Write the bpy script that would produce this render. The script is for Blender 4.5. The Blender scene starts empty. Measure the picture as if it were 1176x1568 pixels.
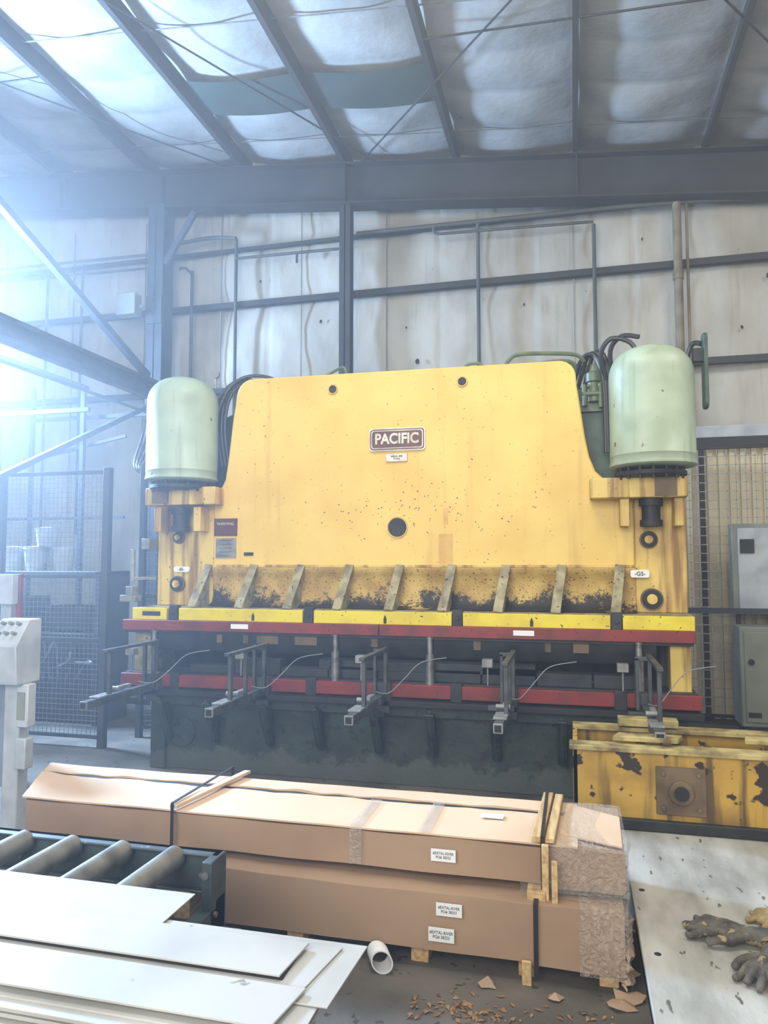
import bpy, math, random
from mathutils import Vector, Matrix, noise
random.seed(7)
scene=bpy.context.scene
FL=-0.2
# ---------------------------------------------------------------- materials
def lin(c):
    return tuple(((v/255)/12.92 if v/255<=0.04045 else (((v/255)+0.055)/1.055)**2.4) for v in c)+(1,)
def mat(name,c1,c2=None,scale=3,rough=.6,metal=0,lo=.4,hi=.65,bump=0,bscale=40,specks=None,sp_scale=25,sp_thr=.68,stretch=(1,1,1),grime=None,detail=6,streak=None):
    m=bpy.data.materials.new(name); m.use_nodes=True; nt=m.node_tree; N=nt.nodes; L=nt.links
    b=N['Principled BSDF']; b.inputs['Roughness'].default_value=rough; b.inputs['Metallic'].default_value=metal
    tc=N.new('ShaderNodeTexCoord'); mp=N.new('ShaderNodeMapping'); L.new(tc.outputs['Object'],mp.inputs[0]); mp.inputs['Scale'].default_value=stretch
    col=None
    c1=lin(c1)
    def mixc(a,bb,fac):
        mx=N.new('ShaderNodeMix'); mx.data_type='RGBA'
        if isinstance(a,tuple): mx.inputs[6].default_value=a
        else: L.new(a,mx.inputs[6])
        if isinstance(bb,tuple): mx.inputs[7].default_value=bb
        else: L.new(bb,mx.inputs[7])
        L.new(fac,mx.inputs[0]); return mx.outputs[2]
    def nz(s,det,lo,hi,vec=None,top=1):
        n=N.new('ShaderNodeTexNoise'); n.inputs['Scale'].default_value=s; n.inputs['Detail'].default_value=det
        L.new(vec or mp.outputs[0],n.inputs['Vector'])
        r=N.new('ShaderNodeMapRange'); r.inputs[1].default_value=lo; r.inputs[2].default_value=hi; r.inputs[4].default_value=top; L.new(n.outputs[0],r.inputs[0]); return r.outputs[0]
    col=c1
    if c2 is not None: col=mixc(c1,lin(c2),nz(scale,detail,lo,hi))
    if streak is not None:  # (colour, thr, strength) vertical run-down stains
        mp2=N.new('ShaderNodeMapping'); L.new(tc.outputs['Object'],mp2.inputs[0]); mp2.inputs['Scale'].default_value=(7,7,.55)
        col=mixc(col,lin(streak[0]),nz(1.6,7,streak[1],streak[1]+.14,mp2.outputs[0],streak[2]))
    if specks is not None: col=mixc(col,lin(specks),nz(sp_scale,3,sp_thr,sp_thr+.03))
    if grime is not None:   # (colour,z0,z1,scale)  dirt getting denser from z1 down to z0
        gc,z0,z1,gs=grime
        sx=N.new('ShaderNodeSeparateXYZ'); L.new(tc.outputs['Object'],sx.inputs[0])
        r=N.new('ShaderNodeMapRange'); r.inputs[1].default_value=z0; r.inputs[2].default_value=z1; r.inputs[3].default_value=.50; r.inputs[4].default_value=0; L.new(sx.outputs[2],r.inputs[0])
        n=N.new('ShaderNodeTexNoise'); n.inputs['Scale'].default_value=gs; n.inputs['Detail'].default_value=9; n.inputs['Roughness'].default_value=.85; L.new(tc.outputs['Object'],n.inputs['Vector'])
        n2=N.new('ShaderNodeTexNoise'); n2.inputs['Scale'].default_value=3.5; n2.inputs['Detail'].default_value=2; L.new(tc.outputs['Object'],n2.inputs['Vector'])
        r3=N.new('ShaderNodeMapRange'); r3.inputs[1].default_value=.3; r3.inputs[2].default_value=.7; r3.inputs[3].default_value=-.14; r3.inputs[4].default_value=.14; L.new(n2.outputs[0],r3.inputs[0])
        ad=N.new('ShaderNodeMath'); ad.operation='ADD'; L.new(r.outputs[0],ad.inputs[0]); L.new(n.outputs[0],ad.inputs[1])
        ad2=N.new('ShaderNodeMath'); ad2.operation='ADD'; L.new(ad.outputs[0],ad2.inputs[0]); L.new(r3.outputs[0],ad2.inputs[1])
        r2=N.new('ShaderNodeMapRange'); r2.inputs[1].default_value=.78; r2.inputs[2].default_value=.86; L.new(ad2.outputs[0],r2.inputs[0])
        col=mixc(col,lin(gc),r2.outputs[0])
    if isinstance(col,tuple): b.inputs['Base Color'].default_value=col
    else: L.new(col,b.inputs['Base Color'])
    if bump:
        n=N.new('ShaderNodeTexNoise'); n.inputs['Scale'].default_value=bscale; n.inputs['Detail'].default_value=5; L.new(mp.outputs[0],n.inputs['Vector'])
        bp=N.new('ShaderNodeBump'); bp.inputs['Strength'].default_value=bump; bp.inputs['Distance'].default_value=.02; L.new(n.outputs[0],bp.inputs['Height']); L.new(bp.outputs[0],b.inputs['Normal'])
    return m
M={}
M['yellow']=mat('yellow_paint',(222,188,94),(210,172,78),1.6,.45,specks=(122,92,50),sp_scale=48,sp_thr=.70,bump=.12,bscale=9,streak=((188,146,70),.57,.4))
M['yellow_end']=mat('yellow_paint_worn',(212,182,94),(174,132,66),2.2,.5,lo=.46,hi=.72,specks=(96,70,42),sp_scale=26,sp_thr=.68,streak=((112,72,34),.50,.8))
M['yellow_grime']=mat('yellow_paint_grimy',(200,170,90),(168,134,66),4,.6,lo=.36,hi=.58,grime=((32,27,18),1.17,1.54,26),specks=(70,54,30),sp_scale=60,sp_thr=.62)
M['yellow_br']=mat('yellow_strip',(218,198,44),(200,178,40),5,.45,specks=(50,44,24),sp_scale=40,sp_thr=.67)
M['patch']=mat('faded_patch',(206,168,92),(196,150,74),12,.55)
M['rib']=mat('worn_rib',(156,146,110),(108,98,70),9,.6,specks=(50,42,30),sp_scale=30,sp_thr=.64)
M['red']=mat('red_paint',(126,36,32),(94,30,26),6,.5,specks=(40,25,22),sp_scale=40,sp_thr=.66)
M['mint']=mat('mint_green_paint',(158,172,146),(142,156,130),4,.45,specks=(104,96,70),sp_scale=14,sp_thr=.70,bump=.06,bscale=20,streak=((122,128,98),.56,.6))
M['green']=mat('dark_green_paint',(42,56,47),(27,36,31),5,.55,grime=((70,76,68),-.1,.12,6),specks=(18,22,20),sp_scale=14,sp_thr=.60,bump=.2,bscale=14)
M['greenv']=mat('valve_green',(56,84,66),(38,58,46),8,.45)
M['dark']=mat('dark_steel',(44,46,47),(27,28,30),8,.5,.2)
M['armc']=mat('arm_grey_steel',(74,78,78),(50,53,54),9,.5,.2)
M['black']=mat('black',(16,16,17),(26,25,24),8,.6)
M['roofsteel']=mat('roof_steel_primer',(48,50,50),(38,40,40),2,.65)
M['conduit']=mat('conduit_grey',(76,78,74),(62,64,60),2,.6)
M['bluesteel']=mat('blue_grey_steel',(56,62,70),(44,50,58),3,.6)
M['steel']=mat('bare_steel',(150,150,148),(110,108,104),12,.35,.7)
M['alu']=mat('grey_bracket',(140,140,136),(112,112,110),12,.45,.3)
M['ceil']=mat('roof_insulation',(168,168,164),(144,144,140),1.5,.6,bump=.5,bscale=7,specks=(104,102,96),sp_scale=6,sp_thr=.76)
M['wall']=mat('wall_insulation',(180,177,166),(156,152,140),1.1,.6,bump=.5,bscale=5,specks=(96,90,78),sp_scale=9,sp_thr=.755,stretch=(1.3,1,.8),streak=((134,129,114),.58,.35))
M['seam']=mat('seam_tape',(118,114,104),(140,136,124),3,.6)
M['skyg']=mat('grey_green_panel',(54,70,66),(46,60,56),2,.5)
M['floor']=mat('concrete_floor',(98,90,78),(72,66,56),2.2,.8,bump=.2,bscale=30,specks=(56,50,40),sp_scale=18,sp_thr=.66)
M['plate']=mat('dusty_steel_plate',(176,173,162),(124,120,108),2.6,.65,lo=.35,hi=.7,bump=.15,bscale=25,specks=(92,86,76),sp_scale=9,sp_thr=.66,stretch=(2,.7,1))
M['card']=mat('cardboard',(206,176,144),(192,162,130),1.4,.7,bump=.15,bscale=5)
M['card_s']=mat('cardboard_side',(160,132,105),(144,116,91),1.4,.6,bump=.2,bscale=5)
M['wood']=mat('wood',(196,166,116),(164,130,84),6,.7,stretch=(8,1,8))
M['sheet']=mat('coated_sheet_metal',(176,175,169),(158,157,150),2.5,.42,specks=(128,124,114),sp_scale=12,sp_thr=.69)
M['paper']=mat('white_label',(222,222,218),rough=.6)
M['ink']=mat('ink',(25,25,25),rough=.7)
M['maroon']=mat('nameplate_maroon',(92,44,38),(70,36,32),9,.4)
M['silver']=mat('nameplate_silver',(205,198,184),(170,160,146),14,.4,.2)
M['conv']=mat('conveyor_green',(58,70,70),(40,48,50),7,.5,specks=(110,114,106),sp_scale=26,sp_thr=.69)
M['roller']=mat('roller_steel',(140,138,130),(98,96,90),7,.4,.5)
M['white']=mat('painted_white',(176,180,180),(152,156,158),5,.5)
M['cable']=mat('cable_grey',(128,130,128),rough=.5)
M['wire']=mat('fence_wire',(148,146,136),rough=.5,metal=.1)
M['wireb']=mat('fence_wire_blue',(112,120,130),rough=.5,metal=.1)
M['door']=mat('roll_door_beige',(224,212,182),(200,188,160),1.5,.6)
M['cab']=mat('cabinet_grey',(128,130,118),(110,112,100),3,.5)
M['glove']=mat('glove_fabric',(98,93,82),(62,58,50),14,.9,bump=.5,bscale=90,specks=(146,128,88),sp_scale=18,sp_thr=.60)
M['glovey']=mat('glove_leather_yellow',(148,128,84),(100,84,56),14,.85,bump=.5,bscale=60)
M['byellow']=mat('beam_yellow',(182,144,54),(138,104,42),3,.55,lo=.45,hi=.7,specks=(44,32,22),sp_scale=8,sp_thr=.59,stretch=(1,1,1.3),streak=((60,44,26),.54,.85))
M['wornrim']=mat('worn_beam_rim',(182,164,104),(100,82,48),7,.6)
M['hose']=mat('rubber_hose',(38,40,38),rough=.45)
M['oliveh']=mat('olive_pipe',(98,112,82),(76,88,62),6,.45)
M['leaf']=mat('dry_leaf',(150,114,72),(104,72,44),30,.8)
M['rust']=mat('rusty_brown',(112,92,66),(80,62,42),6,.6)
M['pipeb']=mat('old_pipe',(128,118,96),(98,88,66),4,.6)
m=bpy.data.materials.new('stretch_film'); m.use_nodes=True; nt=m.node_tree; b=nt.nodes['Principled BSDF']
b.inputs['Base Color'].default_value=(.75,.7,.62,1); b.inputs['Roughness'].default_value=.16; b.inputs['Alpha'].default_value=.2
nn=nt.nodes.new('ShaderNodeTexNoise'); nn.inputs['Scale'].default_value=9; nn.inputs['Distortion'].default_value=2.5
bb=nt.nodes.new('ShaderNodeBump'); bb.inputs['Strength'].default_value=1; bb.inputs['Distance'].default_value=.05; nt.links.new(nn.outputs[0],bb.inputs['Height']); nt.links.new(bb.outputs[0],b.inputs['Normal'])
M['film']=m
# ---------------------------------------------------------------- mesh builder
def empty(name):
    e=bpy.data.objects.new(name,None); scene.collection.objects.link(e); e.empty_display_size=.1; return e
class B:
    def __init__(s): s.v=[]; s.f=[]
    def add(s,vs,fs):
        o=len(s.v); s.v+= [tuple(x) for x in vs]; s.f+=[tuple(i+o for i in f) for f in fs]; return s
    def box(s,x0,x1,y0,y1,z0,z1):
        vs=[(x,y,z) for x in (x0,x1) for y in (y0,y1) for z in (z0,z1)]
        return s.add(vs,[(0,1,3,2),(4,6,7,5),(0,4,5,1),(2,3,7,6),(0,2,6,4),(1,5,7,3)])
    def bar(s,p0,p1,w,h=None,up=(0,0,1)):
        p0=Vector(p0);p1=Vector(p1);d=(p1-p0).normalized();u=Vector(up)
        if abs(d.dot(u))>.98:u=Vector((0,1,0))
        r=d.cross(u).normalized();u=r.cross(d);h=h or w
        vs=[p+r*a*w/2+u*b*h/2 for p in (p0,p1) for a,b in ((-1,-1),(1,-1),(1,1),(-1,1))]
        return s.add(vs,[(0,1,2,3),(7,6,5,4),(0,4,5,1),(1,5,6,2),(2,6,7,3),(3,7,4,0)])
    def cyl(s,p0,p1,r,r1=None,n=24):
        return s.sweep([p0,p1],r,n,False,r1)
    def sweep(s,path,r,n=8,smooth=True,r1=None,cap=True):
        P=[Vector(p) for p in path]
        if smooth and len(P)>2:
            Q=[];
            for i in range(len(P)-1):
                a=P[max(i-1,0)];b=P[i];c=P[i+1];d=P[min(i+2,len(P)-1)]
                for k in range(5):
                    t=k/5; Q.append(.5*((2*b)+(c-a)*t+(2*a-5*b+4*c-d)*t*t+(3*b-a-3*c+d)*t**3))
            Q.append(P[-1]);P=Q
        d=(P[1]-P[0]).normalized(); u=d.orthogonal().normalized()
        vs=[];m=len(P)
        for i,p in enumerate(P):
            t=(P[min(i+1,m-1)]-P[max(i-1,0)]).normalized()
            u=(u-t*u.dot(t)).normalized(); w=t.cross(u)
            rr=r if r1 is None else r+(r1-r)*i/(m-1)
            for k in range(n):
                a=2*math.pi*k/n; vs.append(p+(u*math.cos(a)+w*math.sin(a))*rr)
        fs=[(i*n+k,i*n+(k+1)%n,(i+1)*n+(k+1)%n,(i+1)*n+k) for i in range(m-1) for k in range(n)]
        if cap: fs+=[tuple(range(n-1,-1,-1)),tuple((m-1)*n+k for k in range(n))]
        return s.add(vs,fs)
    def lathe(s,prof,cx,cy,n=40):   # prof list (r,z)
        vs=[(cx+r*math.cos(2*math.pi*k/n),cy+r*math.sin(2*math.pi*k/n),z) for r,z in prof for k in range(n)]
        m=len(prof)
        fs=[(i*n+k,i*n+(k+1)%n,(i+1)*n+(k+1)%n,(i+1)*n+k) for i in range(m-1) for k in range(n)]
        fs+=[tuple(range(n-1,-1,-1)),tuple((m-1)*n+k for k in range(n))]
        return s.add(vs,fs)
    def prism(s,pts,y0,y1,axis='y'):  # polygon extruded; axis y: pts=(x,z); x: pts=(y,z); z: pts=(x,y)
        n=len(pts)
        def q(p,t): return {'y':(p[0],t,p[1]),'x':(t,p[0],p[1]),'z':(p[0],p[1],t)}[axis]
        vs=[q(p,y0) for p in pts]+[q(p,y1) for p in pts]
        return s.add(vs,[tuple(range(n)),tuple(range(2*n-1,n-1,-1))]+[(i,i+n,(i+1)%n+n,(i+1)%n) for i in range(n)])
    def done(s,name,m,parent=None,bevel=0,flat=False,ang=35):
        me=bpy.data.meshes.new(name); me.from_pydata(s.v,[],s.f); me.update()
        import bmesh
        bm=bmesh.new(); bm.from_mesh(me); bmesh.ops.recalc_face_normals(bm,faces=bm.faces); bm.to_mesh(me); bm.free()
        if not flat:
            me.polygons.foreach_set('use_smooth',[True]*len(me.polygons)); me.set_sharp_from_angle(angle=math.radians(ang))
        me.materials.append(M[m] if isinstance(m,str) else m)
        o=bpy.data.objects.new(name,me); scene.collection.objects.link(o)
        if parent: o.parent=parent
        if bevel:
            bv=o.modifiers.new('bevel','BEVEL'); bv.width=bevel; bv.segments=2; bv.limit_method='ANGLE'; bv.angle_limit=math.radians(40)
        return o
def text(body,size,loc,m,parent,name,rot=(math.pi/2,0,0),ext=.002,bold=0,sx=1):
    c=bpy.data.curves.new(name,'FONT'); c.body=body; c.size=size; c.extrude=ext; c.align_x='CENTER'; c.align_y='CENTER'; c.offset=bold
    o=bpy.data.objects.new(name,c); scene.collection.objects.link(o); o.location=loc; o.rotation_euler=rot; o.scale=(sx,1,1)
    bpy.context.view_layer.update()
    dg=bpy.context.evaluated_depsgraph_get(); me=bpy.data.meshes.new_from_object(o.evaluated_get(dg)); me.transform(o.matrix_world)
    bpy.data.objects.remove(o); me.materials.clear(); me.materials.append(M[m])
    o=bpy.data.objects.new(name,me); scene.collection.objects.link(o); o.parent=parent; return o

# ================================================================ SHELL
FLO=B().box(-12,8,-5,9.8,FL-.1,FL).done('floor','floor')
def grid(fn,nx,ny):
    b=B(); vs=[fn(i/nx,j/ny) for j in range(ny+1) for i in range(nx+1)]
    b.add(vs,[(j*(nx+1)+i,j*(nx+1)+i+1,(j+1)*(nx+1)+i+1,(j+1)*(nx+1)+i) for j in range(ny) for i in range(nx)]); return b
def roofz(x): return 6.66-.098*x
GIRT=[FL,2.3,3.99,5.21,6.2,8.2]
def wallf(u,v):
    x=-9.4+17*u; z=FL+8.2*v
    for a,c in zip(GIRT,GIRT[1:]):
        if a<=z<=c+1e-6: k=(z-a)/(c-a); break
    else: k=0
    bul=.05*math.sin(math.pi*k)**.7
    px=((x+2.87)/1.22)%1; d=min(px,1-px)
    bul-=.02*max(0,1-d/.03)
    bul+=.035*noise.noise(Vector((x*1.3,0,z*1.1)))+.012*noise.noise(Vector((x*5,3,z*4)))
    return (x,9.53-bul,z)
WB=grid(wallf,420,150).done('wall_back','wall',flat=False,ang=180)
WL=B().box(-9.5,-9.4,-5,9.6,FL,8.2).done('wall_left','wall')
PUR=[-8.87+1.5*k for k in range(11)]
SEAM=[9.5,8.75,8.05,7.38,6.6,5.8,5.0,4.2,3.4,2.6,1.8,1.0,.2,-.6,-1.4,-2.2,-3,-3.8,-5]
def ceilf(u,v):
    x=-9.4+17*u; y=-5+14.6*v
    k=((x+8.87)/1.5)%1
    for c,a in zip(SEAM,SEAM[1:]):
        if a<=y<=c: t=(y-a)/(c-a);break
    else: t=0
    sag=.13*math.sin(math.pi*k)**.8*(.6+.4*math.sin(math.pi*t)**.5)+.03*noise.noise(Vector((x*2.0,y*2.0,0)))
    return (x,y,roofz(x)+.24-sag)
CE=grid(ceilf,340,300).done('ceiling','ceil',ang=180)
b=B()
for x in PUR:
    z=roofz(x)
    b.box(x-.01,x+.01,-5,9.55,z,z+.22); b.box(x-.05,x+.01,-5,9.55,z-.006,z+.006)
b.done('roof_purlins','roofsteel',CE)
b=B()
for y in (8.75,6.6,5.0,3.4): b.bar((-9.35,y,roofz(-9.35)+.13),(7.5,y,roofz(7.5)+.13),.02,.004)
b.done('insulation_straps','alu',CE)
b=B()
def slopebox(b,x0,x1,y0,y1,dz0,dz1):
    b.add([(x,y,roofz(x)+d) for x in (x0,x1) for y in (y0,y1) for d in (dz0,dz1)],[(0,1,3,2),(4,6,7,5),(0,4,5,1),(2,3,7,6),(0,2,6,4),(1,5,7,3)])
slopebox(b,-9.35,7.5,9.22,9.24,-.56,0); slopebox(b,-9.35,7.5,9.1,9.36,-.02,-.008); slopebox(b,-9.35,7.5,9.1,9.36,-.57,-.55)
for x in (-7.3,-5.6,-2.87,.13,3.1): 
    b.box(x-.008,x+.008,9.12,9.22,roofz(x)-.55,roofz(x)-.02)
b.done('roof_rafter','roofsteel',CE)
e=empty('skylight_panel')
for i,(xa,xc) in enumerate(((-4.33,-2.92),(-2.82,-1.42))):
    n=12
    b=grid(lambda u,v:(xa+(xc-xa)*u,7.4+.66*v,roofz(xa+(xc-xa)*u)+.10-.05*math.sin(math.pi*u)),n,4)
    b.done('panel_%d'%(i+1),'skyg',e,ang=180)
e.parent=CE
b=B()
def rz(x,y,d=-.0): return (x,y,roofz(x)+d)
for p,q in (((-2.7,9.2),(.6,5.2)),((.0,5.0),(3.3,9.1)),((-9,9.1),(-5,4.4)),((-9,4.4),(-4.6,9.1)),((-5.2,4.6),(-2.4,9.2)),((-1.37,6.9),(3.5,6.5)),((-8.8,7.2),(-5.9,7.0)),((-8.8,5.6),(-4.4,5.5))):
    b.cyl(rz(*p),rz(*q),.011,n=8)
b.done('cross_brace_rods','dark',CE)
b=B()
for z in (3.99,5.21): b.box(-9.35,7.5,9.36,9.44,z-.03,z+.03); b.box(-9.35,7.5,9.35,9.365,z-.03,z+.05)
b.box(-9.35,7.5,9.38,9.44,6.0,6.05)
b.done('wall_girts','roofsteel',WB)
b=B()
for k in range(-5,9):
    x=-2.87+1.22*k+.5
    b.box(x-.006,x+.006,9.43,9.445,2.2,6.6)
b.done('panel_seams','seam',WB)
def column(name,x,y,w,d,z1):
    c=B().box(x-w/2,x+w/2,y-d/2,y-d/2+.015,FL,z1).box(x-w/2,x+w/2,y+d/2-.015,y+d/2,FL,z1).box(x-.008,x+.008,y-d/2,y+d/2,FL,z1)
    return c
column('c',-2.87,9.22,.15,.16,roofz(-2.87)-.58).done('steel_column','roofsteel')
c=column('c',-5.58,9.1,.24,.28,roofz(-5.58)-.58); c.bar((-5.45,9.0,5.75),(-5.0,9.0,6.45),.06,.08)
c.box(-5.70,-5.46,8.94,8.96,4.9,5.3)
c.done('steel_column.001','bluesteel')
b=B()
for x,z0,z1 in ((-4.52,2.2,6.15),(-1.12,2.5,6.0),(-5.2,2.0,5.75),(.32,2.8,5.8)): b.cyl((x,9.31,z0),(x,9.31,z1),.024,n=10)
b.sweep([(-5.4,9.3,5.8),(-5.3,9.3,5.8),(-5.2,9.31,5.7)],.02)
b.cyl((-2.75,9.3,6.02),(.7,9.3,5.98),.028,n=10); b.cyl((.7,9.3,5.98),(5,9.3,5.78),.028,n=10)
b.cyl((-1.6,9.28,5.88),(.32,9.28,5.82),.018,n=10); b.sweep([(-1.6,9.28,5.88),(-1.68,9.28,5.9),(-1.7,9.28,5.98)],.018)
b.sweep([(-4.52,9.3,6.15),(-4.9,9.3,6.2),(-5.4,9.25,6.15)],.03); b.cyl((-4.5,9.28,5.85),(-3.0,9.28,5.83),.02,n=10)
b.cyl((-3.6,9.28,5.83),(-3.6,9.28,5.7),.018,n=10)
b.cyl((-9.3,9.28,6.1),(-5.8,9.28,6.05),.02,n=10);b.cyl((-9.3,9.28,5.9),(-5.8,9.28,5.85),.02,n=10)
for x in (-7.6,-7.0): b.cyl((x,9.3,2.0),(x,9.3,6.0),.02,n=10)
b.done('conduit_pipes','conduit',WB)
B().cyl((1.29,9.3,3.2),(1.29,9.3,5.95),.05,n=16).cyl((1.29,9.3,5.0),(1.29,9.3,5.12),.062,n=16).cyl((1.4,9.3,3.2),(1.4,9.3,6.0),.018,n=10).done('downpipe','pipeb',WB)
# small tears in the insulation facing
b=B()
for cx,cz,s in ((-3.3,4.9,.035),(-1.95,4.25,.05),(-2.1,4.72,.025),(-4.2,5.55,.03),(2.3,5.0,.04),(-.55,4.9,.025),(.9,5.6,.025),(2.0,4.4,.03)):
    r0=cx*7; n=9
    b.add([(cx+s*(.4+.6*abs(math.sin(k*2.3+r0)))*math.cos(2*math.pi*k/n)*.6,9.43,cz+s*(.4+.6*abs(math.cos(k*1.7+r0)))*math.sin(2*math.pi*k/n)) for k in range(n)],[tuple(range(n))])
b.done('insulation_tears','ink',WB,flat=True)
e=empty('door_1')
b=B()
x=.6
while x<7.4: b.box(x,x+.06,9.36,9.40,FL,2.95); x+=.12
b.box(.55,7.4,9.40,9.43,FL,2.95)
b.done('slats','door',e)
B().box(.5,7.5,9.25,9.45,2.95,3.06).done('header_lower','roofsteel',e)
B().box(.5,7.5,9.28,9.45,3.06,3.2).done('header','white',e)
b=B().box(.45,.55,9.2,9.45,FL,3.0).box(1.45,1.5,9.2,9.35,FL,2.95); b.done('jamb','roofsteel',e)
e.parent=WB
def fence(name,p0,p1,z0,z1,sp,r,mw,mp,post=.03,posts=2,rails=(0,1)):
    e=empty(name); p0=Vector((*p0,0));p1=Vector((*p1,0)); d=p1-p0; L=d.length; d.normalize()
    b=B(); n=int(L/sp)
    for i in range(n+1):
        p=p0+d*(i*sp); b.bar((p.x,p.y,z0+.1),(p.x,p.y,z1),r)
    m=int((z1-z0-.1)/sp)
    for j in range(m+1):
        z=z0+.1+j*sp; b.bar((p0.x,p0.y,z),(p1.x,p1.y,z),r)
    b.done('wire_mesh',mw,e,flat=True)
    b=B()
    for i in range(posts):
        p=p0+d*(L*i/(posts-1)); b.box(p.x-post,p.x+post,p.y-post,p.y+post,z0,z1+.04)
    for k in rails:
        z=z0+.1+(z1-z0-.1)*k; b.bar((p0.x,p0.y,z),(p1.x,p1.y,z),.035)
    b.done('frame',mp,e,bevel=.003)
    return e
fence('wire_mesh_fence',(-8.2,6.42),(-4.47,6.42),FL,2.5,.05,.004,'wireb','bluesteel',.035,4,(0,.36,.6,1))
fence('wire_mesh_fence.001',(-4.37,6.9),(-2.2,8.3),FL,2.6,.06,.005,'wireb','bluesteel',.03,3,(0,.5,1))
fence('wire_mesh_fence.002',(.6,9.0),(4.5,9.0),FL,2.9,.10,.009,'wire','dark',.03,3,(0,1))
fence('wire_mesh_fence.003',(-2.1,8.9),(.5,8.9),FL,2.2,.09,.009,'wire','dark',.03,3,(0,1))
e=empty('crane_runway_beam')
b=B().box(-5.6,-5.4,1,8.9,4.03,4.05).box(-5.51,-5.49,1,8.9,3.86,4.03).box(-5.6,-5.4,1,8.9,3.84,3.86)
b.box(-5.85,-5.8,1,8.9,4.0,4.05).box(-5.2,-5.16,1,8.9,3.9,3.94).box(-5.3,-5.27,1,8.9,3.70,3.73).box(-5.4,-5.37,1,8.9,3.55,3.58)
b.done('runway','bluesteel',e)
b=B().bar((-5.5,8.7,4.1),(-5.5,4.6,5.75),.08).bar((-5.5,8.85,3.75),(-5.5,5.4,2.1),.06)
b.bar((-5.5,4.6,4.0),(-5.5,4.6,5.8),.09).bar((-6.5,8.8,4.0),(-6.5,3,4.0),.07).bar((-7.4,8.8,3.6),(-5.5,8.8,3.6),.05).bar((-7.8,7.5,3.4),(-5.5,7.5,3.4),.05)
b.bar((-6.4,8.6,FL),(-6.4,8.6,4.0),.06).bar((-7.2,8.6,FL),(-7.2,8.6,4.0),.05).bar((-7.4,8.7,3.0),(-5.8,8.7,3.3),.04).bar((-7.9,8.7,2.2),(-5.8,8.7,2.2),.04)
b.done('braces','bluesteel',e)
b=B()
for k in range(5): b.sweep([(-5.45+.03*k,8.7,3.7),(-5.3+.05*k,8.3,3.2-.06*k),(-5.2+.03*k,8.0,2.75),(-4.9,8.2,2.7+.03*k),(-4.6,8.4,2.75+.03*k)],.016,6)
b.done('hanging_cables','hose',e)
B().box(-6.05,-5.75,8.75,8.92,5.0,5.3).box(-5.8,-5.69,8.85,8.9,5.1,5.15).done('wall_speaker_box','cab',e,bevel=.01)
# ================================================================ PRESS BRAKE
PB=empty('press_brake')
arc=lambda cx,cz,r,a0,a1,n=6:[(cx+r*math.cos(math.radians(a0+(a1-a0)*i/n)),cz+r*math.sin(math.radians(a0+(a1-a0)*i/n))) for i in range(n+1)]
out=[(-3.2,1.56),(.48,1.56),(.48,2.1),(.36,2.2)]+[(.26,2.27),(.19,2.34),(.145,2.46),(.115,2.62),(.085,2.85),(.055,3.05)]+arc(-.09,3.13,.14,10,88,6)+arc(-2.83,3.13,.155,92,168,6)+[(-3.02,2.93),(-3.06,2.57),(-3.09,2.36),(-3.13,2.28),(-3.2,2.2)]
B().prism(out,6.2,6.34).done('ram_plate','yellow',PB,bevel=.014)
b=B()
for x,z,r in ((-2.05,3.14,.036),(-.89,3.14,.036)): b.cyl((x,6.194,z),(x,6.22,z),r)
b.done('lifting_holes','black',PB)
b=B()
for x,z,r in ((-2.05,3.14,.036),(-.89,3.14,.036),(-1.46,1.90,.082)):
    n=24
    vs=[];fs=[]
    for k in range(n):
        a=2*math.pi*k/n
        for rr,y in ((r,6.2),(r,6.188),(r+.01,6.188),(r+.012,6.2)): vs.append((x+rr*math.cos(a),y,z+rr*math.sin(a)))
    for k in range(n):
        for j in range(3): fs.append((k*4+j,k*4+j+1,((k+1)%n)*4+j+1,((k+1)%n)*4+j))
    b.add(vs,fs)
b.done('hole_rims','patch',PB)
B().cyl((-1.46,6.192,1.90),(-1.46,6.21,1.90),.08).done('vent_back','black',PB)
b=B()
for i in range(-5,6):
    h=math.sqrt(max(.078**2-(i*.014)**2,0))
    b.bar((-1.46-h,6.188,1.90+i*.014),(-1.46+h,6.188,1.90+i*.014),.003); b.bar((-1.46+i*.014,6.186,1.90-h),(-1.46+i*.014,6.186,1.90+h),.003)
b.done('vent_grille','armc',PB)
B().box(-1.10,-.98,6.1985,6.2,1.585,1.84).box(-1.06,-1.02,6.1985,6.2,1.92,2.06).done('filled_patches','patch',PB)
b=B()
for i in range(120):   # shallow torch/pit marks scattered across the plate
    x=random.gauss(-1.3,.55); z=random.gauss(2.05,.16)
    if -3<x<.2 and not(-1.56<x<-1.36 and 1.8<z<2): b.add([(x,6.1988,z),(x+random.uniform(.006,.022),6.1988,z+random.uniform(-.01,.004)),(x+random.uniform(.004,.02),6.1988,z+.008)],[(0,1,2)])
b.done('pit_marks','rust',PB,flat=True)
def rrect(x0,x1,z0,z1,r): 
    return arc(x1-r,z1-r,r,0,90,5)+arc(x0+r,z1-r,r,90,180,5)+arc(x0+r,z0+r,r,180,270,5)+arc(x1-r,z0+r,r,270,360,5)
B().prism(rrect(-1.71,-1.21,2.565,2.765,.03),6.183,6.2).done('nameplate_rim','silver',PB)
B().prism(rrect(-1.70,-1.22,2.575,2.755,.026),6.180,6.19).done('nameplate_dark','maroon',PB)
B().prism(rrect(-1.69,-1.23,2.585,2.745,.022),6.177,6.19).done('nameplate_line','silver',PB)
B().prism(rrect(-1.682,-1.238,2.593,2.737,.02),6.174,6.19).done('nameplate_field','maroon',PB)
text('PACIFIC',.125,(-1.46,6.17,2.665),'silver',PB,'nameplate_letters',bold=.004,sx=.88)
B().box(-1.56,-1.37,6.185,6.2,2.47,2.54).done('small_plate','silver',PB,bevel=.003)
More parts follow.
